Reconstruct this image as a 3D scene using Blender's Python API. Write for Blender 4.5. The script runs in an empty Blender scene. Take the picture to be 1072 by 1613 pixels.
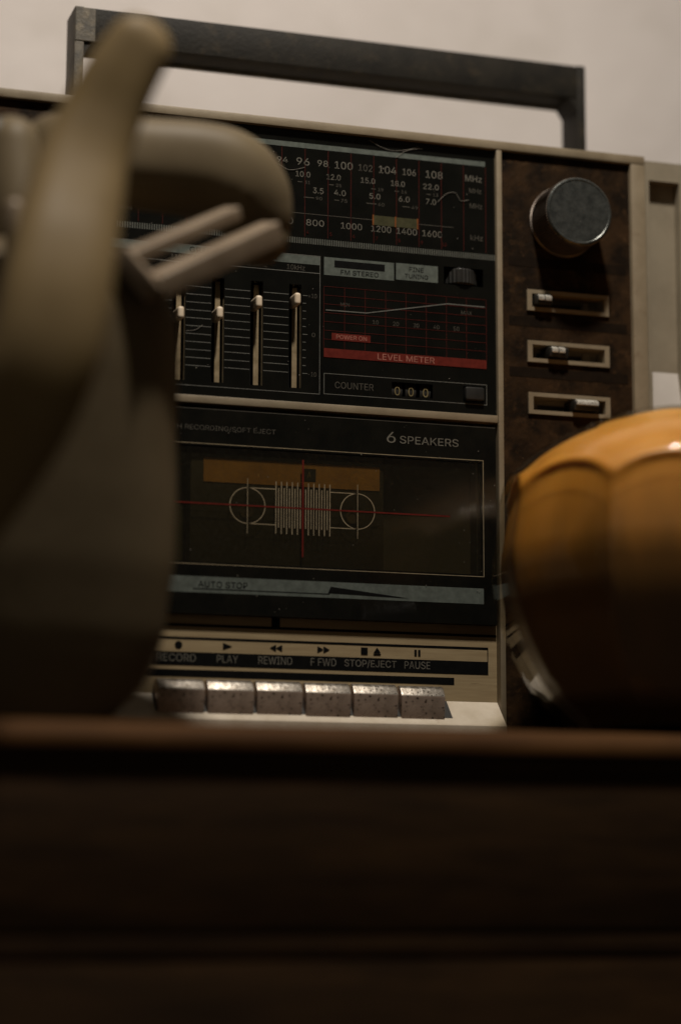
import bpy, bmesh, math, random
from mathutils import Vector, Matrix
random.seed(7)
MM = 0.001
S = bpy.context.scene
COL = S.collection

# ---------------------------------------------------------------- camera
cam = bpy.data.cameras.new('camera')
cam.sensor_fit = 'VERTICAL'; cam.sensor_height = 36.0; cam.sensor_width = 24.0
cam.lens = 80.0; cam.clip_start = 0.01; cam.clip_end = 50
cam.dof.use_dof = True; cam.dof.focus_distance = 1.168; cam.dof.aperture_fstop = 2.3
co = bpy.data.objects.new('camera', cam); COL.objects.link(co)
R_ = Vector((0.95198978, -0.30611738, 0.00275691)); U_ = Vector((-0.0513229, -0.15071713, 0.98724379)); F_ = Vector((0.30179697, 0.9399875, 0.159192))
m = Matrix((R_, U_, -F_)).transposed().to_4x4(); m.translation = Vector((-348.877, -1086.626, -184.026)) * MM
co.matrix_world = m
S.camera = co

# ---------------------------------------------------------------- light
w = bpy.data.worlds.new('World'); S.world = w; w.use_nodes = True
w.node_tree.nodes['Background'].inputs[0].default_value = (1.0, 0.80, 0.56, 1)
w.node_tree.nodes['Background'].inputs[1].default_value = 0.03

def area(name, loc, target, size, power, color, size_y=None):
    l = bpy.data.lights.new(name, 'AREA'); l.energy = power; l.color = color; l.size = size
    if size_y: l.shape = 'RECTANGLE'; l.size_y = size_y
    o = bpy.data.objects.new(name, l); COL.objects.link(o); o.location = loc
    o.rotation_euler = (Vector(target) - Vector(loc)).to_track_quat('-Z', 'Y').to_euler()
    return o
area('ceiling_lamp', (-0.02, -0.42, 0.90), (0, 0.0, 0), 0.06, 9.4, (1.0, 0.905, 0.785))
area('side_lamp', (-1.3, -1.15, 0.12), (0.1, -0.1, -0.05), 0.025, 0.30, (1.0, 0.90, 0.78))
S.view_settings.view_transform = 'Standard'; S.view_settings.look = 'None'
S.view_settings.exposure = 0.0; S.view_settings.gamma = 1.0

# ---------------------------------------------------------------- materials
def L(nt, a, b): nt.links.new(a, b)
def mat(name, c1, c2=None, rough=0.5, metal=0.0, nscale=40, detail=6, contrast=(0.35, 0.65),
        speck=None, speck_scale=900, speck_cut=0.72, bump=0.0, bscale=300, spec=0.5, coat=0.0, rvar=0.0,
        stretch=None, dirt=None, dirt_scale=12, dirt_cut=(0.55, 0.75), vor=None):
    M = bpy.data.materials.new(name); M.use_nodes = True
    nt = M.node_tree; b = nt.nodes['Principled BSDF']
    b.inputs['Roughness'].default_value = rough; b.inputs['Metallic'].default_value = metal
    b.inputs['Specular IOR Level'].default_value = spec
    b.inputs['Coat Weight'].default_value = coat; b.inputs['Coat Roughness'].default_value = 0.08
    tc = nt.nodes.new('ShaderNodeTexCoord'); mp = nt.nodes.new('ShaderNodeMapping')
    L(nt, tc.outputs['Object'], mp.inputs['Vector'])
    if stretch: mp.inputs['Scale'].default_value = stretch
    def noise(sc, det=6, rg=0.6):
        n = nt.nodes.new('ShaderNodeTexNoise'); n.inputs['Scale'].default_value = sc
        n.inputs['Detail'].default_value = det; n.inputs['Roughness'].default_value = rg
        L(nt, mp.outputs['Vector'], n.inputs['Vector']); return n
    def ramp(src, lo, hi):
        r = nt.nodes.new('ShaderNodeMapRange'); r.inputs['From Min'].default_value = lo; r.inputs['From Max'].default_value = hi
        L(nt, src, r.inputs['Value']); return r.outputs['Result']
    def mixc(fac, a, bb):
        x = nt.nodes.new('ShaderNodeMix'); x.data_type = 'RGBA'
        L(nt, fac, x.inputs['Factor'])
        for s, v in ((x.inputs[6], a), (x.inputs[7], bb)):
            if isinstance(v, tuple): s.default_value = (*v, 1)
            else: L(nt, v, s)
        return x.outputs[2]
    n = noise(nscale, detail)
    cc = mixc(ramp(n.outputs['Fac'], *contrast), c1, c2 if c2 else tuple(v * 0.8 for v in c1))
    if dirt:
        cc = mixc(ramp(noise(dirt_scale, 8, 0.7).outputs['Fac'], *dirt_cut), cc, dirt)
    if vor:      # pits: dark round spots (color, scale, radius)
        v = nt.nodes.new('ShaderNodeTexVoronoi'); v.inputs['Scale'].default_value = vor[1]; L(nt, mp.outputs['Vector'], v.inputs['Vector'])
        a = nt.nodes.new('ShaderNodeMath'); a.operation = 'MULTIPLY'
        L(nt, ramp(v.outputs['Distance'], vor[2], vor[2] * 0.6), a.inputs[0])
        L(nt, ramp(noise(vor[1] * 0.2, 4).outputs['Fac'], 0.44, 0.5), a.inputs[1])
        cc = mixc(a.outputs[0], cc, vor[0])
    if speck:
        cc = mixc(ramp(noise(speck_scale, 2, 0.5).outputs['Fac'], speck_cut, speck_cut + 0.04), cc, speck)
    L(nt, cc, b.inputs['Base Color'])
    if rvar:
        r = nt.nodes.new('ShaderNodeMapRange'); r.inputs['To Min'].default_value = rough - rvar; r.inputs['To Max'].default_value = rough + rvar
        r.inputs['From Min'].default_value = 0.3; r.inputs['From Max'].default_value = 0.7
        L(nt, noise(nscale * 1.7, 8).outputs['Fac'], r.inputs['Value']); L(nt, r.outputs['Result'], b.inputs['Roughness'])
    if bump:
        bp = nt.nodes.new('ShaderNodeBump'); bp.inputs['Strength'].default_value = bump; bp.inputs['Distance'].default_value = 0.001
        L(nt, noise(bscale, 5).outputs['Fac'], bp.inputs['Height']); L(nt, bp.outputs['Normal'], b.inputs['Normal'])
    return M

DUST = (0.16, 0.15, 0.12)
M_wall = mat('painted plaster', (0.70, 0.655, 0.635), (0.61, 0.565, 0.545), rough=0.9, nscale=6, bump=0.9, bscale=120, spec=0.1, dirt=(0.52, 0.48, 0.44), dirt_scale=9, dirt_cut=(0.5, 0.8))
M_beige = mat('aged beige plastic', (0.25, 0.203, 0.137), (0.195, 0.155, 0.10), rough=0.5, nscale=60, bump=0.1, bscale=900,
              dirt=(0.12, 0.075, 0.04), dirt_scale=70, dirt_cut=(0.6, 0.8))
M_ledge = mat('pale ledge plastic', (0.60, 0.53, 0.43), (0.50, 0.43, 0.33), rough=0.55, nscale=90, bump=0.15, bscale=900,
              dirt=(0.22, 0.13, 0.07), dirt_scale=110, dirt_cut=(0.62, 0.74))
M_black = mat('black acrylic', (0.0042, 0.0045, 0.0040), (0.0065, 0.0066, 0.0055), rough=0.16, nscale=60, speck=DUST, speck_scale=520, speck_cut=0.765, rvar=0.05, spec=0.35)
M_door = mat('black door plastic', (0.0045, 0.0047, 0.0040), (0.008, 0.0076, 0.006), rough=0.14, nscale=90, speck=DUST, speck_scale=450, speck_cut=0.76, rvar=0.05, spec=0.35)
M_slot = mat('dark slot', (0.006, 0.006, 0.005), rough=0.6)
M_brown = mat('brown leatherette', (0.009, 0.0050, 0.0022), (0.032, 0.0165, 0.0065), rough=0.6, nscale=70, detail=12, contrast=(0.4, 0.62), bump=0.3, bscale=380,
              dirt=(0.065, 0.034, 0.014), dirt_scale=170, dirt_cut=(0.56, 0.78), speck=(0.16, 0.10, 0.06), speck_scale=600, speck_cut=0.74, spec=0.1)
M_band = mat('black printed band', (0.007, 0.004, 0.002), (0.013, 0.0075, 0.0035), rough=0.7, nscale=120, dirt=(0.02, 0.011, 0.006), dirt_scale=200, spec=0.08)
M_brass = mat('brushed brass plate', (0.40, 0.31, 0.18), (0.32, 0.24, 0.135), rough=0.5, metal=0.15, nscale=35, stretch=(1, 1, 14), bump=0.08, bscale=400,
              dirt=(0.10, 0.065, 0.03), dirt_scale=60, dirt_cut=(0.62, 0.8))
M_rail = mat('slider rail', (0.36, 0.28, 0.17), (0.22, 0.165, 0.09), rough=0.5, metal=0.3, nscale=200)
M_cream = mat('cream slider cap', (0.75, 0.64, 0.50), (0.62, 0.50, 0.36), rough=0.5, nscale=150)
M_key = mat('pitted chrome key', (0.56, 0.435, 0.35), (0.38, 0.29, 0.23), rough=0.30, metal=0.55, contrast=(0.3, 0.7), nscale=140, rvar=0.12, bump=0.12, bscale=900,
            vor=((0.035, 0.022, 0.014), 430, 0.30), dirt=(0.16, 0.09, 0.05), dirt_scale=90, dirt_cut=(0.66, 0.8))
M_keytop = mat('tarnished chrome key top', (0.40, 0.37, 0.33), (0.22, 0.195, 0.165), rough=0.42, metal=0.9, nscale=200, contrast=(0.4, 0.6), rvar=0.10, bump=0.2, bscale=400,
            vor=((0.03, 0.02, 0.014), 560, 0.3))
M_chrome = mat('worn chrome', (0.85, 0.83, 0.76), (0.60, 0.58, 0.52), rough=0.3, metal=0.45, nscale=300, rvar=0.08, bump=0.15, bscale=900,
               vor=((0.05, 0.035, 0.025), 700, 0.3))
M_knobside = mat('dark chrome knob side', (0.20, 0.165, 0.14), (0.12, 0.10, 0.085), rough=0.4, metal=0.6, nscale=200)
M_knobface = mat('scratched knob face', (0.105, 0.112, 0.106), (0.055, 0.06, 0.058), rough=0.3, metal=0.6, nscale=230, contrast=(0.35, 0.68), rvar=0.1, stretch=(1, 1, 1),
                 speck=(0.5, 0.48, 0.42), speck_scale=700, speck_cut=0.76, bump=0.2, bscale=700)
M_blackplastic = mat('black plastic', (0.010, 0.010, 0.009), (0.018, 0.017, 0.015), rough=0.45, nscale=150, speck=DUST, speck_scale=800, speck_cut=0.76)
M_handle = mat('worn black handle', (0.0095, 0.0085, 0.0068), (0.018, 0.0155, 0.0115), rough=0.6, nscale=70, detail=10, bump=0.3, bscale=500,
               dirt=(0.060, 0.045, 0.027), dirt_scale=110, dirt_cut=(0.54, 0.9), spec=0.2)
M_handleend = mat('scuffed lit handle end', (0.10, 0.085, 0.062), (0.045, 0.04, 0.032), rough=0.6, nscale=160, detail=10, bump=0.3, bscale=600,
                  dirt=(0.22, 0.18, 0.12), dirt_scale=120, dirt_cut=(0.5, 0.75))  # scuffs and rust, with lamplight also painted into the paler colour
def ink(name, c): return mat(name, c, tuple(v * 0.7 for v in c), rough=0.7, nscale=300, spec=0.05)
I_grey = ink('grey lettering ink', (0.165, 0.155, 0.13))
I_dim = ink('dim lettering ink', (0.085, 0.078, 0.065))
I_green = ink('grey green band ink', (0.115, 0.132, 0.118))
I_tick = ink('tick ink', (0.11, 0.115, 0.10))
I_red = ink('red ink', (0.13, 0.016, 0.012))
I_redbar = ink('red bar ink', (0.13, 0.020, 0.014))
I_redtxt = ink('pale red lettering ink', (0.40, 0.17, 0.13))
I_thinred = ink('dark red line ink', (0.075, 0.013, 0.010))
I_black = ink('black ink', (0.006, 0.006, 0.006))
I_line = ink('fine grey line ink', (0.16, 0.16, 0.145))
I_tan = ink('tan line ink', (0.30, 0.245, 0.16))
I_olive = ink('olive pointer ink', (0.060, 0.058, 0.030))
I_orange = ink('orange pointer ink', (0.22, 0.07, 0.02))
I_yellow = ink('counter digit ink', (0.22, 0.18, 0.09))

# ---------------------------------------------------------------- mesh building
def wloc(o):                                              # world position in mm (nothing here is rotated)
    v = Vector((0, 0, 0))
    while o: v += o.location / MM; o = o.parent
    return v
FONT = None
try:
    FONT = bpy.data.fonts.load(bpy.utils.system_resource('DATAFILES', path='fonts') + '/Inter.woff2')   # Blender's own bundled sans
except Exception:
    FONT = None
class MB:
    def __init__(s): s.bm = bmesh.new()
    def box(s, x0, x1, y0, y1, z0, z1, bev=0.0, seg=2):
        r = bmesh.ops.create_cube(s.bm, size=1.0); vs = r['verts']
        for v in vs:
            v.co = Vector(((x0 + x1) / 2 + v.co.x * (x1 - x0), (y0 + y1) / 2 + v.co.y * (y1 - y0), (z0 + z1) / 2 + v.co.z * (z1 - z0)))
        if bev:
            es = list({e for v in vs for e in v.link_edges})
            bmesh.ops.bevel(s.bm, geom=es, offset=bev, segments=seg, profile=0.6, affect='EDGES')
        return s
    def rect(s, x0, x1, z0, z1, y):
        s.poly([(x0, z0), (x1, z0), (x1, z1), (x0, z1)], y); return s
    def poly(s, pts, y):
        s.bm.faces.new([s.bm.verts.new((x, y, z)) for x, z in pts]); return s
    def line(s, a, b, wd, y):
        a = Vector(a); b = Vector(b); d = (b - a).normalized() * wd / 2; n = Vector((-d.y, d.x))
        s.poly([tuple(a - n), tuple(b - n), tuple(b + n), tuple(a + n)], y); return s
    def frame(s, x0, x1, z0, z1, wd, y):
        s.rect(x0, x1, z0, z0 + wd, y); s.rect(x0, x1, z1 - wd, z1, y)
        s.rect(x0, x0 + wd, z0 + wd, z1 - wd, y); s.rect(x1 - wd, x1, z0 + wd, z1 - wd, y); return s
    def ring(s, cx, cz, r, wd, y, n=56):
        for i in range(n):
            a, b = 2 * math.pi * i / n, 2 * math.pi * (i + 1) / n
            s.poly([(cx + q * math.cos(t), cz + q * math.sin(t)) for q, t in ((r - wd / 2, a), (r + wd / 2, a), (r + wd / 2, b), (r - wd / 2, b))], y)
        return s
    def disc(s, cx, cz, r, y, n=28):
        s.poly([(cx + r * math.cos(2 * math.pi * i / n), cz + r * math.sin(2 * math.pi * i / n)) for i in range(n)], y); return s
    def plate(s, x0, x1, z0, z1, yf, yb, holes):
        xs = sorted({x0, x1, *[h[0] for h in holes], *[h[1] for h in holes]}); zs = sorted({z0, z1, *[h[2] for h in holes], *[h[3] for h in holes]})
        def hole(i, j):
            if i < 0 or j < 0 or i >= len(xs) - 1 or j >= len(zs) - 1: return True
            cx, cz = (xs[i] + xs[i + 1]) / 2, (zs[j] + zs[j + 1]) / 2
            return any(h[0] < cx < h[1] and h[2] < cz < h[3] for h in holes)
        V = {}
        def v(i, j, y):
            k = (i, j, y)
            if k not in V: V[k] = s.bm.verts.new((xs[i], y, zs[j]))
            return V[k]
        for i in range(len(xs) - 1):
            for j in range(len(zs) - 1):
                if hole(i, j): continue
                s.bm.faces.new([v(i, j, yf), v(i + 1, j, yf), v(i + 1, j + 1, yf), v(i, j + 1, yf)])
                s.bm.faces.new([v(i, j + 1, yb), v(i + 1, j + 1, yb), v(i + 1, j, yb), v(i, j, yb)])
                if hole(i - 1, j): s.bm.faces.new([v(i, j, yf), v(i, j + 1, yf), v(i, j + 1, yb), v(i, j, yb)])
                if hole(i + 1, j): s.bm.faces.new([v(i + 1, j + 1, yf), v(i + 1, j, yf), v(i + 1, j, yb), v(i + 1, j + 1, yb)])
                if hole(i, j - 1): s.bm.faces.new([v(i + 1, j, yf), v(i, j, yf), v(i, j, yb), v(i + 1, j, yb)])
                if hole(i, j + 1): s.bm.faces.new([v(i, j + 1, yf), v(i + 1, j + 1, yf), v(i + 1, j + 1, yb), v(i, j + 1, yb)])
        return s
    def prism_x(s, prof, x0, x1, bev=0.0, seg=2):        # prof: (y, z) loop extruded along x
        a = [s.bm.verts.new((x0, y, z)) for y, z in prof]; b = [s.bm.verts.new((x1, y, z)) for y, z in prof]
        n = len(prof); fs = [s.bm.faces.new(a), s.bm.faces.new(b[::-1])]
        for i in range(n): fs.append(s.bm.faces.new([a[i], b[i], b[(i + 1) % n], a[(i + 1) % n]]))
        if bev:
            es = list({e for f in fs for e in f.edges})
            bmesh.ops.bevel(s.bm, geom=es, offset=bev, segments=seg, profile=0.6, affect='EDGES')
        return s
    def lathe_y(s, cx, cz, prof, n=72, ridge=0.0, rn=0):  # prof: (r, y)
        rings = []
        for r, y in prof:
            rr = []
            for i in range(n):
                a = 2 * math.pi * i / n; q = r - (ridge if (rn and i % 2 and r > 1) else 0)
                rr.append(s.bm.verts.new((cx + q * math.cos(a), y, cz + q * math.sin(a))))
            rings.append(rr)
        for a, b in zip(rings, rings[1:]):
            for i in range(n): s.bm.faces.new([a[i], a[(i + 1) % n], b[(i + 1) % n], b[i]])
        s.bm.faces.new(rings[0]); s.bm.faces.new(rings[-1][::-1]); return s
    def tube(s, path, n=24, flat=1.0, cap=True, sq=2.0):          # path: (x, y, z, r)
        P = [Vector(p[:3]) for p in path]; rings = []
        for i, p in enumerate(P):
            t = (P[min(i + 1, len(P) - 1)] - P[max(i - 1, 0)]).normalized()
            up = Vector((0, 1, 0)); u = t.cross(up).normalized(); v = u.cross(t).normalized(); r = path[i][3]
            se = lambda q: math.copysign(abs(q) ** (2 / sq), q)
            rings.append([s.bm.verts.new(p + (u * se(math.cos(2 * math.pi * k / n)) + v * se(math.sin(2 * math.pi * k / n)) * flat) * r) for k in range(n)])
        for a, b in zip(rings, rings[1:]):
            for k in range(n): s.bm.faces.new([a[k], a[(k + 1) % n], b[(k + 1) % n], b[k]])
        if cap: s.bm.faces.new(rings[0][::-1]); s.bm.faces.new(rings[-1])
        return s
    def text(s, body, x0, x1, z0, z1, y):                 # lettering fitted to a box on the plane y
        cu = bpy.data.curves.new('t', 'FONT'); cu.body = body
        if FONT: cu.font = FONT
        cu.resolution_u = 3
        o = bpy.data.objects.new('t', cu); COL.objects.link(o)
        dg = bpy.context.evaluated_depsgraph_get(); dg.update()
        me = bpy.data.meshes.new_from_object(o.evaluated_get(dg))
        xs = [v.co.x for v in me.vertices]; ys = [v.co.y for v in me.vertices]
        a, b, c, d = min(xs), max(xs), min(ys), max(ys)
        vs = [s.bm.verts.new((x0 + (v.co.x - a) / (b - a) * (x1 - x0), y, z0 + (v.co.y - c) / (d - c) * (z1 - z0))) for v in me.vertices]
        for p in me.polygons:
            try: s.bm.faces.new([vs[i] for i in p.vertices])
            except ValueError: pass
        bpy.data.objects.remove(o); bpy.data.meshes.remove(me); bpy.data.curves.remove(cu); return s
    def ctext(s, body, cx, cz, wd, h, y): return s.text(body, cx - wd / 2, cx + wd / 2, cz - h / 2, cz + h / 2, y)
    def build(s, name, material, parent=None, smooth=False, recalc=True, at=None):
        if recalc: bmesh.ops.recalc_face_normals(s.bm, faces=s.bm.faces)
        base = Vector(at) if at else wloc(parent)
        for v in s.bm.verts: v.co = (v.co - base) * MM
        me = bpy.data.meshes.new(name); s.bm.to_mesh(me); s.bm.free()
        me.materials.append(material)
        if smooth:
            for p in me.polygons: p.use_smooth = True
        o = bpy.data.objects.new(name, me); COL.objects.link(o)
        if parent:
            o.parent = parent
            if at: o.location = (base - wloc(parent)) * MM
        elif at: o.location = base * MM
        return o
class Words:                                              # each word or mark becomes a part of its own
    def __init__(s): s.l = []
    def text(s, *a): s.l.append(MB().text(*a)); return s
    def ctext(s, *a): s.l.append(MB().ctext(*a)); return s
    def rect(s, *a): s.l.append(MB().rect(*a)); return s
    def poly(s, *a): s.l.append(MB().poly(*a)); return s
    def disc(s, *a): s.l.append(MB().disc(*a)); return s
    def build(s, name, material, parent): return [b.build(name, material, parent) for b in s.l]
def auto_smooth(o, deg=35):
    me = o.data
    for p in me.polygons: p.use_smooth = True
    bm = bmesh.new(); bm.from_mesh(me)
    for e in bm.edges:
        if len(e.link_faces) == 2 and e.calc_face_angle(0) > math.radians(deg): e.smooth = False
    bm.to_mesh(me); bm.free()
def thing(name, label, cat, loc):
    o = bpy.data.objects.new(name, None); COL.objects.link(o); o.location = Vector(loc) * MM; o.empty_display_size = 0.02
    o['label'] = label; o['category'] = cat; bpy.context.view_layer.update(); return o
def tag(o, label=None, cat=None, group=None, kind=None):
    for k, v in (('label', label), ('category', cat), ('group', group), ('kind', kind)):
        if v: o[k] = v
    return o

# ================================================================ setting
TZ = -120.0
tag(MB().box(-2200, 2200, 330, 360, -900, 2000).build('wall', M_wall), kind='structure')

M_wood = mat('dark varnished wood', (0.036, 0.0180, 0.0065), (0.019, 0.0095, 0.0035), rough=0.6, nscale=14, stretch=(1, 8, 8), bump=0.1, bscale=60, spec=0.15,
             dirt=(0.055, 0.027, 0.0095), dirt_scale=9, dirt_cut=(0.5, 0.75))
tb = thing('wooden_cabinet', 'dark brown wooden cabinet carrying the radio, with front top edge coloured lighter as if lit', 'cabinet', (0, 60, -870))
M_edge = mat('lit board edge', (0.095, 0.043, 0.014), (0.058, 0.026, 0.008), rough=0.7, nscale=16, stretch=(1, 6, 6), spec=0.1, dirt=(0.05, 0.021, 0.008), dirt_scale=10, dirt_cut=(0.5, 0.7))  # nosing coloured lighter than the wood, standing in for lamplight on it
o = MB().box(-900, 900, -164, 315, TZ - 11, TZ).build('top_board', M_wood, tb)
o = MB().prism_x([(-164.1, TZ - 0.2), (-167, TZ - 0.3), (-171, TZ - 1.4), (-174.4, TZ - 4), (-176, TZ - 7.5), (-175.4, TZ - 10.9), (-164.1, TZ - 10.9)], -900, 900).build('lit_edge', M_edge, tb); auto_smooth(o, 50)
MB().box(-880, 880, -170.5, 310, TZ - 19, TZ - 11.2).build('shadow_moulding', M_wood, tb)
o = MB().box(-885, 885, -172, 310, -206, TZ - 19.2, bev=2).build('front_rail', M_wood, tb); auto_smooth(o)
o = MB().box(-892, 892, -171.2, 312, -216, -206.3, bev=1.0, seg=2).build('lower_moulding', M_wood, tb); auto_smooth(o)
for k in range(3):
    x0 = -870 + k * 581
    d = MB().box(x0, x0 + 575, -170.6, -150, -470, -216.6, bev=1).build('drawer_front', M_wood, tb); auto_smooth(d)
MB().box(-880, 880, -160, 310, -870, -216.3).build('carcass', M_wood, tb)

# ================================================================ radio
bx = thing('radio_cassette_player', 'old black and beige radio cassette player with carrying handle and chrome keys', 'radio', (11, 60, TZ))
o = MB().box(-190, 172, 14, 150, TZ + 1, 203, bev=2).build('cabinet_shell', M_beige, bx); auto_smooth(o)
# beige frame round the panels
fr = MB()
fr.box(-190, 172, -3, 14.2, 199.6, 204.4, bev=0.9)
fr.box(163.6, 172, -3, 14.2, TZ + 1, 199.5, bev=0.8)
fr.box(-190, -181.6, -3, 14.2, TZ + 1, 199.5, bev=0.8)
o = fr.build('front_frame', M_beige, bx); auto_smooth(o)
o = MB().box(85.6, 88.6, -2.6, 14.2, TZ + 1, 199.5, bev=0.5).build('divider_post', M_beige, bx); auto_smooth(o)
o = MB().box(-129.6, -126.6, -2.6, 14.2, TZ + 1, 199.5, bev=0.5).build('divider_post', M_beige, bx); auto_smooth(o)
o = MB().box(-126.5, 85.5, -2.2, 14.2, 51.2, 55.2, bev=0.6).build('cross_bar', M_beige, bx); auto_smooth(o)

# ---- upper black panel with real slots
SX = [-106.2, -85.6, -65.4, -45.0, -24.6]
slots = [(x - 3.2, x + 3.2, 62.8, 117.0) for x in SX]
holes = slots + [(56.5, 78.5, 124.0, 133.6), (27.6, 50.0, 62.2, 69.6), (67.0, 78.6, 61.9, 70.0)]
fp = MB().plate(-126.5, 85.5, 55.3, 199.5, 0.0, 4.0, holes).build('front_panel', M_black, bx)
MB().box(-126, 85, 10.5, 13.8, 56, 199).build('panel_backing', M_slot, bx)
Y1, Y2 = -0.12, -0.24
# tuning scale print
pr = Words()
pr.rect(-120, 80.0, 190.1, 192.8, Y1); pr.rect(-128 + 2, -11.4, 128.2, 132.9, Y1)
pr.rect(-9.3, 28.8, 123.4, 132.9, Y1); pr.rect(29.9, 53.1, 124.2, 133.1, Y1)
pr.build('print_band', I_green, fp)
t = MB()
for k in range(163):
    x = -118 + k * 1.25
    if x < 85: t.rect(x, x + 0.72, 139.0, 142.1, Y1)
t.build('tick_strip', I_tick, fp)
r = MB()
for k in range(17):
    x = 80.2 - k * 12.5
    if x > -122: r.rect(x - 0.14, x + 0.14, 141.2 + 1.6, 189.8, Y1)
for k, sx in enumerate(['4', '5', '6', '7', '8', '9', '10']): r.ctext(sx, -18.3 + 12.5 * k, 145.2, 1.2 * len(sx), 1.9, Y2)
r.build('scale_division_lines', I_thinred, fp)
t = Words()
for sx, x, wd, h in (('88', -65, 6.6, 3.4), ('90', -53, 5.6, 3.0), ('92', -43, 6.8, 3.4), ('94', -32, 5.8, 3.0), ('96', -20.9, 7.0, 3.9), ('98', -10.2, 5.7, 3.3), ('100', 1.2, 9.8, 4.0), ('104', 25.3, 9.7, 4.0), ('106', 37.3, 7.3, 3.5), ('108', 51.2, 9.4, 4.0), ('MHz', 73.4, 9.3, 3.4)): t.ctext(sx, x, 182.8, wd, h, Y1)
for sx, x, wd in (('540', -62, 8.8), ('600', -30.5, 8.8), ('800', -14.2, 9.6), ('1000', 5.5, 11.5), ('1200', 21.8, 10.9), ('1400', 35.9, 11.2), ('1600', 50.0, 10.9)): t.ctext(sx, x, 150.5, wd, 3.4, Y1)
for sx, x, wd in (('10.0', -20.9, 7.8), ('12.0', -4.3, 7.6), ('15.0', 14.5, 7.8), ('18.0', 31.0, 7.6), ('22.0', 49.4, 8.7)): t.ctext(sx, x, 176.0, wd, 3.0, Y1)
for sx, x, wd in (('3.5', -12.6, 5.7), ('4.0', -0.8, 6.3), ('5.0', 18.3, 6.0), ('6.0', 34.5, 6.0), ('7.0', 49.4, 5.6)): t.ctext(sx, x, 167.9, wd, 3.0, Y1)
t.ctext('MW', -113.4, 150.1, 6.6, 3.2, Y1)
t.build('scale_figure', I_grey, fp)
t = MB()
t.ctext('102', 13.1, 182.7, 7.6, 3.6, Y1)
t.ctext('MHz', 74.4, 176.2, 7.0, 2.6, Y1); t.ctext('MHz', 74.7, 167.9, 7.0, 2.7, Y1); t.ctext('kHz', 75.0, 150.5, 7.0, 2.9, Y1)
for x, sx in ((-22.5, '31'), (-5.5, '25'), (17.5, '19'), (30.4, '16'), (48.0, '13')):
    t.rect(x - 1.2, x + 1.2, 171.6, 172.0, Y1); t.ctext(sx, x + 4, 171.8, 2.9, 1.7, Y1)
for x, sx, wd in ((-17.6, '90', 5.5), (-2.6, '75', 2.6), (16.4, '60', 5.5), (35.6, '49', 4.0)):
    t.rect(x - wd / 2, x + wd / 2, 163.6, 164.0, Y1); t.ctext(sx, x + wd / 2 + 2.7, 163.8, 3.4, 1.8, Y1)
t.ctext('MEDIUM WAVE', -95.2, 150.0, 21.6, 2.2, Y1)
t.rect(-120, 62, 154.9, 155.2, Y1)
t.build('small_scale_lettering', I_dim, fp)
MB().rect(16.9, 41.9, 152.4, 157.6, Y2).build('tuning_pointer', I_olive, fp)
p = MB()
for x in (17.3, 29.6, 41.8): p.rect(x - 0.35, x + 0.35, 152.2, 157.9, Y2 - 0.1)
p.build('pointer_marks', I_orange, fp)
# equaliser print
t = MB()
t.frame(-122, -11.3, 60.2, 133.0, 0.30, Y1 - 0.05); t.rect(-121.7, -11.6, 123.6, 123.95, Y1)
for k in range(11):
    z = 70.6 + 4.09 * k
    for a, b in zip(SX, SX[1:]): t.rect(a + 3.6, b - 3.6, z - 0.16, z + 0.16, Y1)
    wd = 2.6 if k % 5 == 0 else 1.7
    t.rect(-20.6, -20.6 + wd, z - 0.16, z + 0.16, Y1)
t.frame(-9.2, 80.1, 60.6, 71.6, 0.30, Y1)
gl = [(-8.3, 104.8), (13.8, 104.9), (58.3, 113.4), (79.2, 113.3)]
for a, b in zip(gl, gl[1:]): t.line(a, b, 0.5, Y2)
t.build('panel_lines', I_line, fp)
t = Words()
t.ctext('+10', -15.4, 111.6, 4.6, 2.3, Y1); t.ctext('0', -14.8, 91.1, 1.8, 2.3, Y1); t.ctext('-10', -15.4, 70.4, 4.4, 2.3, Y1)
for sx, x, wd in (('100Hz', -106.2, 9.4), ('330Hz', -85.6, 9.6), ('1kHz', -65.4, 7.6), ('3.3kHz', -45.0, 10.4), ('10kHz', -24.4, 9.6)): t.ctext(sx, x, 126.0, wd, 2.7, Y1)
t.ctext('COUNTER', 7.2, 65.8, 20.8, 3.5, Y1)
t.ctext('MIN', 2.1, 108.4, 4.8, 1.9, Y1); t.ctext('MAX', 69.0, 109.4, 6.0, 1.9, Y1)
for k, sx in enumerate(['10', '20', '30', '40', '50']): t.ctext(sx, 18.7 + 11.15 * k, 100.4, 3.2, 2.2, Y1)
t.build('panel_lettering', I_dim, fp)
t = Words()
t.ctext('GRAPHIC EQUALIZER', -57.5, 130.5, 46, 3.0, Y2); t.rect(-3.7, 23.7, 127.9, 131.5, Y2)
t.ctext('FM STEREO', 10.0, 125.6, 20.6, 2.5, Y2); t.ctext('FINE', 41.2, 130.3, 8.0, 2.3, Y2); t.ctext('TUNING', 41.2, 126.6, 12.8, 2.3, Y2)
t.build('band_lettering', I_black, fp)
t = MB()
for k in range(9): t.rect(-9.3 + k * 11.17 - 0.12, -9.3 + k * 11.17 + 0.12, 84.9, 117.3, Y1)
for k in range(1, 8): t.rect(-9.18, 80.0, 84.8 + 4.64 * k - 0.12, 84.8 + 4.64 * k + 0.12, Y1 - 0.05)
t.build('meter_grid', I_thinred, fp)
Words().rect(-9.3, 80.0, 80.0, 84.7, Y2).rect(-5.1, 15.9, 89.2, 93.0, Y2).build('meter_bar', I_redbar, fp)
Words().ctext('LEVEL METER', 35.4, 82.35, 31.2, 3.1, Y2 - 0.1).ctext('POWER ON', 5.6, 91.1, 16.4, 2.3, Y2 - 0.1).build('meter_lettering', I_redtxt, fp)
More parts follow.
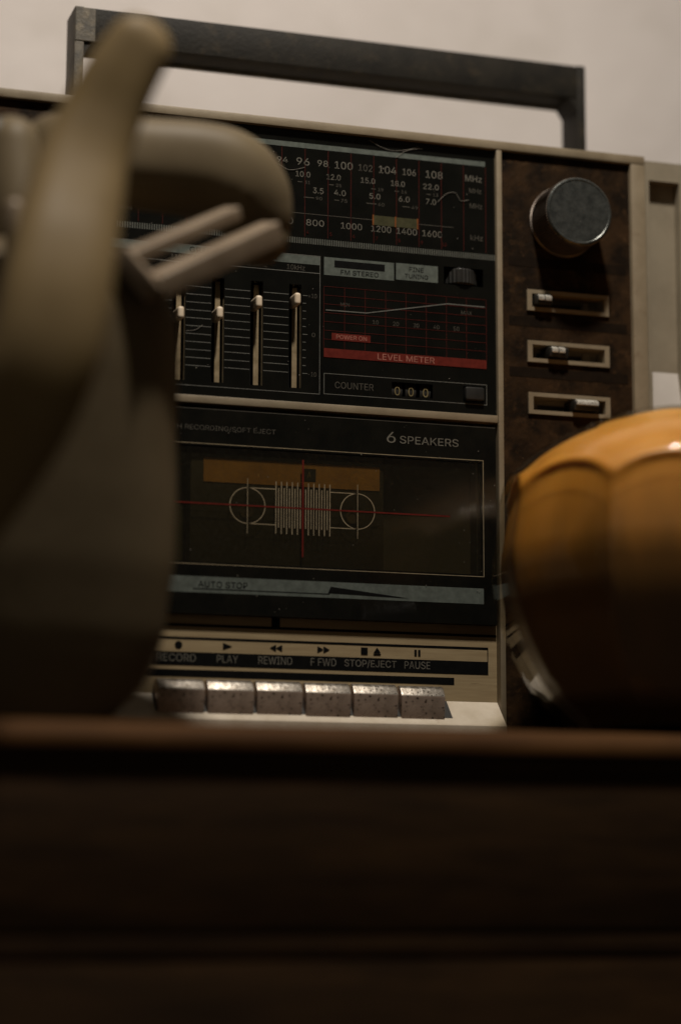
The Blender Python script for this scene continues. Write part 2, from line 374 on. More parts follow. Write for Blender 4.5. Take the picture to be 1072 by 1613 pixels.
# equaliser sliders
for x, z in zip(SX, (99.0, 96.4, 97.9, 105.3, 108.4)):
    MB().rect(x - 3.2, x + 3.2, 62.8, 117, 9.9).build('slider_slot', M_slot, fp)
    MB().box(x - 0.2, x + 2.6, 5.2, 6.4, 63.2, 116.6, bev=0.3).build('slider_rail', M_rail, fp)
    kn = MB().box(x - 1.7, x + 1.7, -5.2, 7.0, z - 3.2, z + 3.2, bev=1.68, seg=5).build('slider_cap', M_cream, fp); auto_smooth(kn, 60)
# thumb wheel, counter wheels, reset button
wh = MB()
n = 72
prof = [(17.0, 124.6), (18.2, 125.4), (18.2, 132.4), (17.0, 133.2)]
rings = [[wh.bm.verts.new((67.5 + (q - (0.5 if i % 2 else 0)) * math.cos(2 * math.pi * i / n) * 0.62, 13.2 + (q - (0.5 if i % 2 else 0)) * math.sin(2 * math.pi * i / n) * 0.84, z)) for i in range(n)] for q, z in prof]
for a, b in zip(rings, rings[1:]):
    for i in range(n): wh.bm.faces.new([a[i], a[(i + 1) % n], b[(i + 1) % n], b[i]])
wh.bm.faces.new(rings[0]); wh.bm.faces.new(rings[-1])
wh.build('tuning_thumbwheel', M_blackplastic, fp)
for x in (31.0, 38.5, 46.5):
    dr = MB()
    pf = [(9 + 7.4 * math.cos(a), 65.6 + 7.4 * math.sin(a)) for a in [2 * math.pi * i / 28 for i in range(28)]]
    dr.prism_x(pf, x - 2.9, x + 2.9)
    dw = dr.build('counter_wheel', M_slot, bx); auto_smooth(dw)
    d = MB().text('0', x - 1.45, x + 1.45, 62.9, 67.5, 1.2); d.rect(x - 1.1, x + 1.1, 69.0, 69.4, 2.9); d.build('counter_digit', I_yellow, dw)
o = MB().box(67.5, 78.1, -2.4, 6, 62.4, 69.5, bev=1.2, seg=3).build('counter_reset_button', M_blackplastic, fp); auto_smooth(o)

# dust fibres caught on the scale window
M_lint = mat('pale lint', (0.24, 0.22, 0.19), rough=0.9)
t = MB(); rl = random.Random(4)
def fibre(pts):
    P = [Vector((x, -0.5, z)) for x, z in pts]; out = []
    for i in range(len(P) - 1):
        p0, p1, p2, p3 = (P[max(0, min(len(P) - 1, i + d))] for d in (-1, 0, 1, 2))
        for k in range(6):
            u_ = k / 6; q_ = 0.5 * ((2 * p1) + (p2 - p0) * u_ + (2 * p0 - 5 * p1 + 4 * p2 - p3) * u_ ** 2 + (3 * p1 - p0 - 3 * p2 + p3) * u_ ** 3)
            out.append((*q_, 0.10))
    t.tube(out, n=5)
fibre([(15, 198), (20, 195.5), (28, 193.6), (38, 195.4), (43, 197.5)]); fibre([(30, 190), (36, 194.5), (46, 196.6)])
fibre([(53, 168), (58, 173), (63, 174), (66, 170), (71, 171)]); fibre([(-82, 88), (-77, 89), (-73, 92)]); fibre([(-34, 180), (-28, 177.5), (-19, 180)])
tag(t.build('dust_fibres', M_lint, fp), kind='stuff')
t = MB()
for k in range(45):
    x, z = rl.uniform(-118, 84), rl.uniform(57, 198); q_ = rl.uniform(0.07, 0.22)
    t.box(x - q_, x + q_ * rl.uniform(0.6, 1.6), -0.45, -0.3, z - q_, z + q_ * rl.uniform(0.5, 1.3))
for k in range(40):
    x, z = rl.uniform(-118, 84), rl.uniform(-54, 48); q_ = rl.uniform(0.07, 0.20)
    t.box(x - q_, x + q_ * rl.uniform(0.6, 1.6), -1.8, -1.6, z - q_, z + q_ * rl.uniform(0.5, 1.3))
tag(t.build('dust_specks', M_lint, fp), kind='stuff')

# ---- cassette door
WX0, WX1, WZ0, WZ1 = -118.0, 77.4, -30.2, 31.0
dr = MB().plate(-125.6, 84.4, -54.8, 49.0, -1.2, 4.0, [(WX0 + 1.2, WX1 - 1.2, WZ0 + 1.2, WZ1 - 1.2)]).build('cassette_door', M_door, bx)
YD, YE = -1.32, -1.44
MB().frame(WX0, WX1, WZ0, WZ1, 0.35, YD).build('window_outline', I_tan, dr)
MB().rect(-118, 77.1, -44.3, -36.2, YD).build('auto_stop_band', I_green, dr)
t = MB().text('AUTO STOP', -74.2, -48.8, -41.5, -38.5, YE); t.rect(-76.8, -6.0, -42.55, -42.2, YE); t.poly([(-6.9, -41.9), (36.3, -42.9), (-5.5, -38.6)], YE)
t.build('auto_stop_lettering', I_black, dr)
t = MB().text('ONE TOUCH RECORDING/SOFT EJECT', -106.0, -34.9, 37.3, 40.2, YD).build('door_lettering', I_dim, dr)
t = Words().text('6', 24.4, 29.2, 37.2, 42.9, YD).text('SPEAKERS', 31.5, 63.6, 37.2, 41.2, YD).build('speaker_count_lettering', I_grey, dr)
MB().rect(-125, 84, 48.3, 48.6, YD).build('door_edge_line', I_dim, dr)
# tinted pane
Mp = bpy.data.materials.new('smoked pane'); Mp.use_nodes = True; nt = Mp.node_tree
for nn in list(nt.nodes):
    if nn.type != 'OUTPUT_MATERIAL': nt.nodes.remove(nn)
out = nt.nodes['Material Output']; tr = nt.nodes.new('ShaderNodeBsdfTransparent'); tr.inputs[0].default_value = (0.80, 0.76, 0.64, 1)
gs = nt.nodes.new('ShaderNodeBsdfGlossy'); gs.inputs['Roughness'].default_value = 0.15; fz = nt.nodes.new('ShaderNodeValue'); fz.outputs[0].default_value = 0.018
mx = nt.nodes.new('ShaderNodeMixShader'); L(nt, fz.outputs[0], mx.inputs[0]); L(nt, tr.outputs[0], mx.inputs[1]); L(nt, gs.outputs[0], mx.inputs[2])
df = nt.nodes.new('ShaderNodeBsdfDiffuse'); df.inputs[0].default_value = (0.05, 0.046, 0.036, 1)
nz = nt.nodes.new('ShaderNodeTexNoise'); nz.inputs['Scale'].default_value = 480; tcx = nt.nodes.new('ShaderNodeTexCoord'); L(nt, tcx.outputs['Object'], nz.inputs['Vector'])
mr = nt.nodes.new('ShaderNodeMapRange'); mr.inputs[1].default_value = 0.4; mr.inputs[2].default_value = 0.9; mr.inputs[3].default_value = 0.10; mr.inputs[4].default_value = 0.22; L(nt, nz.outputs['Fac'], mr.inputs[0])
m2 = nt.nodes.new('ShaderNodeMixShader'); L(nt, mr.outputs[0], m2.inputs[0]); L(nt, mx.outputs[0], m2.inputs[1]); L(nt, df.outputs[0], m2.inputs[2]); L(nt, m2.outputs[0], out.inputs[0])
MB().box(WX0 + 1.2, WX1 - 1.2, -0.9, 0.6, WZ0 + 1.2, WZ1 - 1.2).build('window_pane', Mp, dr)
YP = -1.05
t = MB()
for cx in (-49.2, 8.8):
    t.ring(cx, 0.6, 9.1, 0.42, YP); t.rect(cx - 0.16, cx + 0.16, -13.6, 14.4, YP)
for s_, a, b in ((1, -49.2, -34.4), (-1, -49.2, -34.4), (1, -6.0, 8.8), (-1, -6.0, 8.8)): t.rect(a, b, 0.6 + s_ * 9.1 - 0.2, 0.6 + s_ * 9.1 + 0.2, YP)
for k in range(21):
    x = -34.4 + k * 1.42; hh = (13.6, -13.0) if k % 2 == 0 else (10.4, -9.8)
    t.rect(x - 0.22, x + 0.22, hh[1], hh[0], YP - 0.05)
t.build('pane_emblem', I_tan, dr)
MB().rect(-99.4, 58.8, 0.2, 0.95, YP - 0.1).rect(-20.75, -19.85, -24.2, 25.5, YP - 0.13).build('pane_cross_lines', I_red, dr)
MB().plate(WX0 - 4, WX1 + 4, WZ0 - 6, WZ1 + 4, 4.1, 13.5, [(WX0 + 2, WX1 - 2, WZ0 - 4, WZ1 + 2)]).build('cassette_well', M_slot, bx)
M_back = mat('well back', (0.022, 0.020, 0.014), (0.034, 0.029, 0.019), rough=0.6, nscale=60, speck=DUST, speck_scale=500, speck_cut=0.76)
MB().box(WX0 + 2.2, WX1 - 2.2, 12.6, 13.4, WZ0 - 3.8, WZ1 + 1.8).build('well_back', M_back, bx)

# cassette lying in the well
M_cas = mat('smoky cassette shell', (0.024, 0.022, 0.014), (0.017, 0.0155, 0.010), rough=0.45, nscale=70)
M_lab = mat('orange cassette label', (0.36, 0.19, 0.042), (0.27, 0.135, 0.028), rough=0.7, nscale=80, speck=(0.55, 0.4, 0.2), speck_scale=500, speck_cut=0.76)
cs = thing('cassette_tape', 'cassette tape with orange label behind the smoked door window', 'cassette', (-24, 9, -33))
o = MB().box(-78, 24, 2.2, 11.2, -34, 30, bev=0.8).build('shell', M_cas, cs); auto_smooth(o)
MB().box(-71.3, 21.6, 1.9, 2.4, 12.2, 24.6).build('label_strip', M_lab, cs)
MB().box(-19.6, -12.6, 1.7, 1.95, 15.2, 21.6).build('side_mark', M_slot, cs)
MB().text('A', -17.2, -15.2, 17.0, 20.0, 1.6).build('side_letter', I_yellow, cs)
M_hub = mat('dull reel hub', (0.060, 0.042, 0.022), (0.035, 0.025, 0.013), rough=0.6)
for cx in (-49, 7):
    MB().lathe_y(cx, -2, [(3.4, 2.15), (3.4, 1.8), (2.2, 1.8), (2.2, 2.1)], n=24).build('reel_hub', M_hub, cs)

# ---- key label plate (set back), ledge and keys
kp = MB().box(-126.4, 85.5, 2.5, 13.9, -100, -55.0).build('key_label_plate', M_brass, bx)
t = MB()
t.rect(-126.3, 85.3, -60.9, -59.9 + 0.3, 2.38); t.rect(-35.2, -30.9, -60, -55.1, 2.36)
t.rect(-126.3, 80.7, -67.4, -66.2, 2.38); t.rect(-126.3, 80.7, -80.4, -73.6, 2.38); t.rect(80.2, 80.7, -73.6, -66.2, 2.38)
t.rect(-126.3, 62, -86.0, -82.3, 2.38)
t.build('plate_bands', I_black, kp)
t = Words()
for sx, a, b in (('RECORD', -93.6, -74.0), ('PLAY', -63.2, -52.4), ('REWIND', -41.9, -24.4), ('F FWD', -14.7, -1.3), ('STOP/EJECT', 3.1, 30.7), ('PAUSE', 35.1, 48.9)):
    t.text(sx, a, b, -78.4 - (0.3 if '/' in sx else 0), -74.6, 2.26)
t.build('key_lettering', I_grey, kp)
zc = -70.2
sym = [MB().disc(-82.8, zc, 1.9, 2.26), MB().poly([(-60.2, zc - 1.7), (-55.4, zc), (-60.2, zc + 1.7)], 2.26)]
a_, b_, c_ = MB(), MB(), MB()
for k in (0, 1):
    a_.poly([(-29.6 - 3.2 * k, zc - 1.7), (-29.6 - 3.2 * k, zc + 1.7), (-32.9 - 3.2 * k, zc)], 2.26)
    b_.poly([(-11.2 + 3.2 * k, zc - 1.7), (-7.9 + 3.2 * k, zc), (-11.2 + 3.2 * k, zc + 1.7)], 2.26)
    c_.rect(40.4 + 2.0 * k, 41.7 + 2.0 * k, zc - 1.6, zc + 1.6, 2.26)
sym += [a_, b_, c_, MB().rect(11.8, 15.4, zc - 1.8, zc + 1.8, 2.26), MB().poly([(18.4, zc - 0.8), (22.4, zc - 0.8), (20.4, zc + 2.0)], 2.26).rect(18.4, 22.4, zc - 1.9, zc - 1.15, 2.26)]
for q_ in sym: q_.build('key_symbol', I_black, kp)
led = MB().prism_x([(2.4, -94.4), (-10.6, -107.4), (-10.8, TZ + 1), (13.8, TZ + 1), (13.8, -100.2), (2.4, -100.2)], -126.4, 85.5).build('key_ledge', M_ledge, bx)
def ledge_z(y): return -94.4 + (y - 2.4)
t = MB()
v = [t.bm.verts.new(c) for c in ((-96, 2.2, ledge_z(2.2) + 0.25), (57.6, 2.2, ledge_z(2.2) + 0.25), (57.6, -7.0, ledge_z(-7.0) + 0.25), (-96, -7.0, ledge_z(-7.0) + 0.25))]
t.bm.faces.new(v); t.build('key_well', M_slot, led)
kprof = [(2.2, -88.0), (-3.4, -87.4), (-6.0, -88.6), (-8.8, -92.8), (-7.8, -104.6), (2.2, -104.6)]
key0 = None
for k in range(6):
    x = -95.2 + k * 25.0
    if key0 is None:
        key0 = MB().prism_x(kprof, x, x + 23.3, bev=0.7).build('key', M_key, bx, at=(x, 0, -95)); auto_smooth(key0); key0.data.materials.append(M_keytop); q = key0
        for p_ in key0.data.polygons:
            if p_.normal.z > 0.25: p_.material_index = 1
    else:
        q = key0.copy(); COL.objects.link(q); q.location = key0.location + Vector((k * 25.0 * MM, (0.0, 0.0, 0.3, -0.2, 0.2, 0.0)[k] * MM, (0, 0.0, 0.15, -0.1, 0.1, -0.2)[k] * MM))

# ---- brown control panel
CF = [(103.0, 150.0, 113.5, 124.9), (103.0, 150.0, 85.6, 97.2), (103.2, 150.0, 57.7, 69.2)]
cp = MB().plate(88.7, 163.5, TZ + 1, 199.5, 0.0, 4.0, [(a + 2.6, b - 2.6, c + 2.0, d - 2.0) for a, b, c, d in CF]).build('control_panel', M_brown, bx)
for z in (140.0, 107.5, 80.0): MB().rect(93, 161, z - 2.6, z + 2.6, -0.12).build('label_band', M_band, cp)
MB().plate(-181.5, -129.7, TZ + 1, 199.5, 0.0, 4.0, []).build('left_panel', M_brown, bx)
M_slotback = mat('slide slot backing', (0.20, 0.165, 0.105), (0.12, 0.10, 0.06), rough=0.6, nscale=90)
for k, (a, b, c, d) in enumerate(CF):
    o = MB().plate(a, b, c, d, -1.3, 9.0, [(a + 2.7, b - 2.7, c + 2.1, d - 2.1)]).build('slide_frame', M_beige, cp)
    MB().box(a + 2.6, b - 2.6, 9.0, 10, c + 2, d - 2).build('slide_backing', M_slotback, cp)
    MB().rect(a + 9, b - 12, (c + d) / 2 - 1.3, (c + d) / 2 + 1.3, 8.8).build('slide_slot', M_slot, cp)
    MB().box(b - 11.5, b - 7.5, 8.0, 9, c + 2.6, d - 2.6).build('slide_stop', M_beige, cp)
    x = (a + 3.6, a + 11.0, a + 24.5)[k]; zz = (c + d) / 2
    kn = MB().prism_x([(8.6, zz - 3), (8.6, zz + 3), (-3.2, zz + 2.6), (-5.0, zz + 1.6), (-4.2, zz - 2.8)], x, x + (9.6, 11, 14.5)[k], bev=0.5).build('slide_knob', M_blackplastic, cp); auto_smooth(kn)
    for j in (0, 1):
        if k < 2:
            cpn = MB().prism_x([(-3.4, zz + 2.9), (-6.0, zz + 1.4), (-5.7, zz - 0.9), (-3.0, zz - 0.6)], x + 1.2 + j * 4.0, x + 4.7 + j * 4.0, bev=0.5).build('chrome_tip', M_chrome, cp); auto_smooth(cpn)
    if k == 2:
        cpn = MB().prism_x([(-3.2, zz + 3.4), (-6.0, zz + 2.0), (-6.2, zz - 0.2), (-3.0, zz - 0.6)], x + 1.0, x + 13.6, bev=0.6).build('knob_ridge', M_chrome, cp); auto_smooth(cpn)
# big rotary knob
kb = MB().lathe_y(124.6, 163.6, [(19.6, -0.1), (19.6, -1.0), (18.9, -1.4), (18.9, -20.6), (18.2, -21.4)], n=180, ridge=0.45, rn=1).build('rotary_knob', M_knobside, bx)
kf = MB().lathe_y(124.6, 163.6, [(18.35, -20.9), (18.35, -21.7), (17.7, -22.3), (17.0, -22.35), (16.6, -22.1), (0.01, -22.1)], n=96).build('knob_cap', M_knobface, kb); auto_smooth(kf, 25)

# ---- carrying handle
HX0, HX1, HY0, HY1 = -134.2, 156.8, 40, 58
HY1 = 62
o = MB().box(HX0 + 5.3, HX1 - 5.3, HY0, HY1, 249.6, 268.6, bev=0.9).build('handle_bar', M_handle, bx); auto_smooth(o)
MB().box(HX0 + 5.4, HX1 - 5.4, HY1 - 3, HY1 - 0.6, 248.4, 249.7, bev=0.3).build('handle_rim', M_handleend, bx)
MB().box(HX0 + 0.4, HX0 + 11, HY0 - 0.7, HY0 + 0.2, 249.8, 268.2, bev=0.3).build('end_cap', M_handleend, bx)
for xo, sgn in ((HX0, 1), (HX1, -1)):
    x0, x1 = sorted((xo, xo + sgn * 5.2))
    o = MB().box(x0, x1, HY0 - 0.3, HY1 + 0.3, 196, 268.9, bev=0.9).build('handle_arm', M_handleend if sgn == 1 else M_handle, bx); auto_smooth(o)
    g = MB(); xi = xo + sgn * 5.2
    pts = [(xi, 249.7), (xi + sgn * 4.5, 249.7), (xi, 243.0)]
    a = [g.bm.verts.new((x, HY0 + 0.6, z)) for x, z in pts]; b = [g.bm.verts.new((x, HY1 - 0.6, z)) for x, z in pts]
    g.bm.faces.new(a); g.bm.faces.new(b[::-1])
    for i in range(3): g.bm.faces.new([a[i], b[i], b[(i + 1) % 3], a[(i + 1) % 3]])
    g.build('handle_gusset', M_handle, bx)
    MB().box(x0 - 2, x1 + 2, HY0 - 4, HY1 + 4, 190, 203.6, bev=1).build('handle_pivot', M_handle, bx)

# ---- speaker boxes at both ends
M_grille = mat('dark speaker cloth', (0.020, 0.016, 0.014), (0.035, 0.028, 0.024), rough=0.8, nscale=900, bump=0.4, bscale=1500)
M_grey = mat('grey speaker plastic', (0.26, 0.225, 0.165), (0.21, 0.18, 0.13), rough=0.5, nscale=50, bump=0.1, bscale=700)
M_pale = mat('lit recess plastic', (0.52, 0.49, 0.46), (0.46, 0.43, 0.40), rough=0.7, nscale=40)  # paler than the speaker plastic, painting overhead light onto the ramp
for sg in (1, -1):
    xa = 173.6 if sg == 1 else -191.6 - 150
    sp = MB().box(xa, xa + 150, 22, 148, TZ + 1, 203, bev=2).build('speaker_box', M_grey, bx); auto_smooth(sp)
    hx0, hx1 = (xa + 2.2, xa + 20.4) if sg == 1 else (xa + 150 - 20.4, xa + 150 - 2.2)
    g0, g1 = (xa + 24, xa + 144) if sg == 1 else (xa + 6, xa + 126)
    MB().plate(xa, xa + 150, TZ + 1, 203.2, 0.5, 15.9, [(hx0, hx1, 60, 192.4), (g0, g1, TZ + 20, 190)]).build('speaker_front', M_grey, sp)
    MB().prism_x([(1.2, 60.2), (6.8, 60.2), (6.8, 87.0)], hx0 + 0.1, hx1 - 0.1).build('recess_ramp', M_pale, sp)
    MB().box(hx0 + 0.05, hx1 - 0.05, 7, 21.8, 60.05, 192.3).build('recess_back', M_grey, sp)
    MB().box(g0, g1, 3.0, 20, TZ + 20, 190, bev=3).build('speaker_grille', M_grille, sp)
    for cz, rr in ((120, 30), (0, 52)):
        MB().lathe_y((g0 + g1) / 2, cz, [(rr, 2.9), (rr, 0.5), (rr - 3, 0.2), (rr - 3.2, 2.6)], n=64).build('speaker_ring', M_beige, sp)
for x in (-140, 160):
    for y in (30, 130): MB().box(x - 8, x + 8, y - 8, y + 8, TZ + 0.05, TZ + 1.4, bev=0.5).build('foot', M_blackplastic, bx)

# ================================================================ amber glass bowl
Ma = bpy.data.materials.new('amber glass'); Ma.use_nodes = True; nt = Ma.node_tree; b = nt.nodes['Principled BSDF']
b.inputs['Base Color'].default_value = (0.52, 0.235, 0.045, 1); b.inputs['Roughness'].default_value = 0.45
b.inputs['Subsurface Weight'].default_value = 0.25; b.inputs['Subsurface Radius'].default_value = (1.0, 0.45, 0.12); b.inputs['Subsurface Scale'].default_value = 0.008
b.inputs['Coat Weight'].default_value = 0.15; b.inputs['Coat Roughness'].default_value = 0.2
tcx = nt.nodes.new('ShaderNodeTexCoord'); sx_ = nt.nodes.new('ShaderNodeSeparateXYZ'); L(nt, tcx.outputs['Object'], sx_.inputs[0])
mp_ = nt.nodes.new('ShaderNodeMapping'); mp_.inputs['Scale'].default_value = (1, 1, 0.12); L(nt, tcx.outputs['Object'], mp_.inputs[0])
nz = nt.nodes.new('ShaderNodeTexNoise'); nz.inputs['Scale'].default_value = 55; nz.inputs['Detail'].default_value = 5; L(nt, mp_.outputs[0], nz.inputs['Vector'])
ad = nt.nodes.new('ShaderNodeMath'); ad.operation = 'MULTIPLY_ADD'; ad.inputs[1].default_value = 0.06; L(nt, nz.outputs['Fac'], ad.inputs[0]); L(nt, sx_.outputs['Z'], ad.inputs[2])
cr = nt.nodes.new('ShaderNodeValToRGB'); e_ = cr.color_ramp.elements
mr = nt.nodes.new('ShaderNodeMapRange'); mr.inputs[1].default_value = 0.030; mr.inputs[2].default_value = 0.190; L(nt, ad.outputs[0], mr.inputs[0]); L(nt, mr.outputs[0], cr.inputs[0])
e_[0].position = 0.0; e_[0].color = (0.050, 0.025, 0.006, 1); e_[1].position = 1.0; e_[1].color = (0.72, 0.37, 0.085, 1)  # ramp runs dark to amber: shade of the lower half painted in
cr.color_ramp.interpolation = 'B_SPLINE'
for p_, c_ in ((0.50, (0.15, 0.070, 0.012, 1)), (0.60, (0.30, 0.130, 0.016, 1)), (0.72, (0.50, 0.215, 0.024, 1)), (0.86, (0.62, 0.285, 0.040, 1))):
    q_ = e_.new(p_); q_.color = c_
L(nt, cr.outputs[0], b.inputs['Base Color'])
bo = thing('amber_jar', 'domed faceted amber glass jar with shade painted dark brown into its lower half standing at right foreground', 'jar', (136, -105, TZ))
PR = [(z, r + (4.0 if z > -110 and z < 25 else 2.0 if z < 35 else 0)) for z, r in [(-119.9, 46), (-118.5, 50.5), (-114, 53.5), (-102, 64), (-88, 73), (-70.8, 82), (-54, 87), (-36, 89), (-17, 87.5), (-6, 84), (2.5, 80), (11, 73), (19.5, 64), (27, 52.5), (33, 40), (38, 26), (41, 13), (42, 0.4)]]
def lerp(T, z):
    for (a, ra), (c, rc) in zip(T, T[1:]):
        if a <= z <= c:
            t_ = (z - a) / (c - a); return ra + (rc - ra) * t_
    return T[-1][1]
def apo(z):
    f_ = lambda q: 86.0 + (q + 36) * (-6.5 / 43.0) if q > -36 else lerp(PR, max(-119.9, q)) * 0.922
    return sum(f_(z + d) for d in (-6, -3, 0, 3, 6)) / 5 if z > -100 else f_(z)
NF, NS = 9, 216; rows = []
zs = []
for (a, _), (c, _) in zip(PR, PR[1:]):
    st = max(1, int((c - a) / 1.5))
    zs += [a + (c - a) * i / st for i in range(st)]
zs.append(PR[-1][0])
off = math.radians(-116)
for z in zs:
    R0 = lerp(PR, z); row = []
    # smoothed profile
    R0 = sum(lerp(PR, max(-119.9, min(42, z + d))) for d in (-8, -6, -4, -2, 0, 2, 4, 6, 8)) / 9 if -109 < z < 33 else R0
    for i in range(NS):
        th = 2 * math.pi * i / NS; dth = (th - off + math.pi / NF) % (2 * math.pi / NF) - math.pi / NF
        pf = apo(z) / math.cos(dth)
        k_ = 0.5; hh = max(0, min(1, 0.5 + 0.5 * (pf - R0) / k_)); rr = pf * (1 - hh) + R0 * hh - k_ * hh * (1 - hh)
        if -95 < z < 30: rr += 1.9 * math.exp(-((pf - R0) / 1.5) ** 2) + 0.9 * math.exp(-((abs(dth) - math.pi / NF) * R0 / 2.2) ** 2) * max(0, min(1, (-z) / 20))
        row.append((136 + rr * math.cos(th), -105 + rr * math.sin(th), z))
    rows.append(row)
def shell(rws, name, material):
    g = MB(); q = [[g.bm.verts.new(v) for v in r_] for r_ in rws]
    for a, c in zip(q, q[1:]):
        for i in range(NS): g.bm.faces.new([a[i], a[(i + 1) % NS], c[(i + 1) % NS], c[i]])
    g.bm.faces.new(q[0][::-1]); g.bm.faces.new(q[-1]); g.build(name, material, bo, smooth=True)
def scaled(d0, z0):
    out = []
    for r_ in rows:
        out.append([])
        for x, y, z in r_:
            v_ = Vector((x - 136, y + 105)); l_ = v_.length; v_ *= max(0.3, l_ - d0 * min(1, l_ / 30)) / l_
            out[-1].append((136 + v_.x, -105 + v_.y, TZ + (z - TZ) * z0 + (1 - z0) * 122))
    return out
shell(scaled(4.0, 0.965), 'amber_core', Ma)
Mc = bpy.data.materials.new('clear outer glass'); Mc.use_nodes = True; nt = Mc.node_tree
for nn in list(nt.nodes):
    if nn.type != 'OUTPUT_MATERIAL': nt.nodes.remove(nn)
tr = nt.nodes.new('ShaderNodeBsdfTransparent'); tr.inputs[0].default_value = (0.98, 0.95, 0.88, 1)
gs = nt.nodes.new('ShaderNodeBsdfGlossy'); gs.inputs['Roughness'].default_value = 0.05
lw = nt.nodes.new('ShaderNodeLayerWeight'); lw.inputs[0].default_value = 0.5
pw = nt.nodes.new('ShaderNodeMath'); pw.operation = 'POWER'; pw.inputs[1].default_value = 4.0; L(nt, lw.outputs['Facing'], pw.inputs[0])
ma_ = nt.nodes.new('ShaderNodeMath'); ma_.operation = 'MULTIPLY_ADD'; ma_.inputs[1].default_value = 0.6; ma_.inputs[2].default_value = 0.035; L(nt, pw.outputs[0], ma_.inputs[0])
mx = nt.nodes.new('ShaderNodeMixShader'); L(nt, ma_.outputs[0], mx.inputs[0]); L(nt, tr.outputs[0], mx.inputs[1]); L(nt, gs.outputs[0], mx.inputs[2]); L(nt, mx.outputs[0], nt.nodes['Material Output'].inputs[0])
shell(rows, 'outer_glass', Mc)

# ================================================================ grey ornament
M_orn = mat('weathered grey brown finish', (0.150, 0.116, 0.070), (0.118, 0.090, 0.053), rough=0.5, nscale=18, bump=0.1, bscale=80, spec=0.15,
            dirt=(0.145, 0.112, 0.062), dirt_scale=14, dirt_cut=(0.5, 0.75))
M_pale2 = mat('pale worn bracket', (0.28, 0.215, 0.15), (0.20, 0.15, 0.10), rough=0.5, nscale=60)
og = thing('ornament', 'large grey brown ornament with slanting arm and slotted bracket in left foreground', 'ornament', (-180, -125, TZ))
RX = [(-119.9, 34), (-112, 42), (-104, 50), (-96, 55), (-80, 60), (-51, 63.5), (-23, 64), (33, 63.5), (57, 62), (71, 57), (80, 50), (86, 40), (90, 26), (92, 8)]
g = MB(); rows = []
for z in [-119.9 + (92 + 119.9) * i / 90 for i in range(91)]:
    r = sum(lerp(RX, max(-119.9, min(92, z + d))) for d in (-4, -2, 0, 2, 4)) / 5
    row = []
    for i in range(64):
        a = 2 * math.pi * i / 64; e = 2 / 2.6
        row.append(g.bm.verts.new((-180 + r * math.copysign(abs(math.cos(a)) ** e, math.cos(a)), -118 + (0.46 + 0.40 * max(0.0, min(1.0, (z + 100) / 165.0))) * r * math.copysign(abs(math.sin(a)) ** e, math.sin(a)), z)))
    rows.append(row)
for a, c in zip(rows, rows[1:]):
    for i in range(64): g.bm.faces.new([a[i], a[(i + 1) % 64], c[(i + 1) % 64], c[i]])
g.bm.faces.new(rows[0][::-1]); g.bm.faces.new(rows[-1]); g.build('body', M_orn, og, smooth=True)
def spline(pts, n=8):
    out = []
    for i in range(len(pts) - 1):
        p0, p1, p2, p3 = (Vector(pts[max(0, min(len(pts) - 1, i + d))]) for d in (-1, 0, 1, 2))
        for k in range(n):
            t_ = k / n
            out.append(tuple(0.5 * ((2 * p1) + (p2 - p0) * t_ + (2 * p0 - 5 * p1 + 4 * p2 - p3) * t_ ** 2 + (3 * p1 - p0 - 3 * p2 + p3) * t_ ** 3)))
    out.append(tuple(pts[-1])); return out
def capped(pts):
    P = spline([Vector(p) for p in pts]); 
    def cap(p, q):
        d = (Vector(p[:3]) - Vector(q[:3])).normalized(); r = p[3]
        return [(*(Vector(p[:3]) + d * r * math.sin(a)), max(0.05, r * math.cos(a))) for a in [math.pi / 2 * i / 7 for i in range(7, 0, -1)]]
    return cap(P[0], P[1]) + P + cap(P[-1], P[-2])[::-1]
arm = [(-158.5, -224, 147.5, 13.6), (-165.5, -223, 134.5, 14.8), (-173.0, -222, 117.0, 16.2), (-180.0, -224, 98.0, 18.0), (-185.0, -230, 76.4, 19.6), (-190.0, -238, 54.6, 20.8), (-194.0, -243, 33.5, 21.6), (-198.4, -244, 12.2, 21.6), (-206.0, -240, -8.7, 21.2), (-217.0, -231, -30.0, 20.5), (-231.0, -212, -54.0, 19.1)]
M_arm = mat('lamplit golden brown arm', (0.225, 0.162, 0.080), (0.170, 0.120, 0.057), rough=0.5, nscale=18, bump=0.1, bscale=80, spec=0.15, dirt=(0.19, 0.130, 0.045), dirt_scale=14, dirt_cut=(0.5, 0.75))  # same finish as the body, made lighter and golden to imitate lamplight
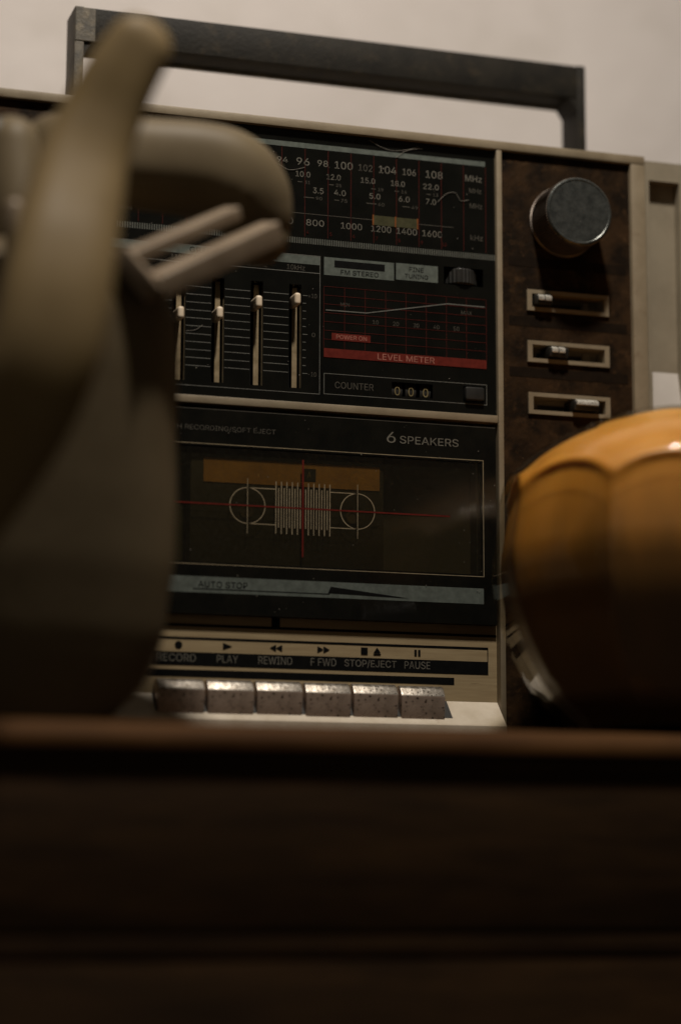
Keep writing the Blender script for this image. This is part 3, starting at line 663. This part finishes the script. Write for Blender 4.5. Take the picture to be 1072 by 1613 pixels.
MB().tube(capped(arm), n=56, flat=0.6, sq=3.0).build('arm', M_arm, og, smooth=True)
crs = [(-170, -116, 134.5, 18.6), (-158.9, -115, 134.8, 19.4), (-129.1, -112, 136.0, 20.4), (-105.3, -112, 135.7, 21.4), (-91, -112, 132.5, 22.0), (-82.0, -112, 124.8, 20.5), (-77.0, -112, 115.1, 17.0), (-75.0, -112, 106.3, 13.0)]
MB().tube(capped(crs), n=48, sq=2.5).build('crosspiece', M_orn, og, smooth=True)
M_orndark = mat('dark brown back plate', (0.035, 0.027, 0.017), (0.022, 0.017, 0.010), rough=0.6, nscale=30, dirt=(0.09, 0.06, 0.02), dirt_scale=20, dirt_cut=(0.55, 0.8))
o = MB().box(-262, -188, -132, -100, 60, 146, bev=9, seg=4).build('back_plate', M_orndark, og); auto_smooth(o, 60)
MB().tube(capped([(-185, -128, 80, 17), (-190, -124, 108, 16), (-192, -120, 134, 15)]), n=32).build('neck', M_orn, og, smooth=True)
def bar(a, b_, w1, w2, name):
    a = Vector(a); b_ = Vector(b_); d = (b_ - a); ln = d.length; g = MB(); g.box(0, ln, -w1, w1, -w2, w2, bev=1.1, seg=3)
    ang = math.atan2(d.z, d.x); yw = math.atan2(d.y, math.hypot(d.x, d.z))
    Mx = Matrix.Translation(a) @ Matrix.Rotation(-ang, 4, 'Y') @ Matrix.Rotation(yw, 4, 'Z') @ Matrix.Rotation(math.radians(24), 4, 'X')
    bmesh.ops.transform(g.bm, matrix=Mx, verts=g.bm.verts); o = g.build(name, M_pale2, og); auto_smooth(o, 60); return o
bar((-149.7, -166, 75.8), (-95.7, -142, 108.0), 5, 3.0, 'bracket_rail')
bar((-138.0, -168, 63.5), (-77.5, -142, 100.4), 6, 5.4, 'bracket_rail')
bar((-152.4, -167, 78.0), (-136.6, -169, 60.0), 5.5, 4.6, 'bracket_end')
MB().tube(capped([(-198.2, -172, 91.8, 3.9), (-198, -172, 80, 4.2), (-197.5, -168, 60, 4.6)]), n=20).build('peg', M_pale2, og, smooth=True)
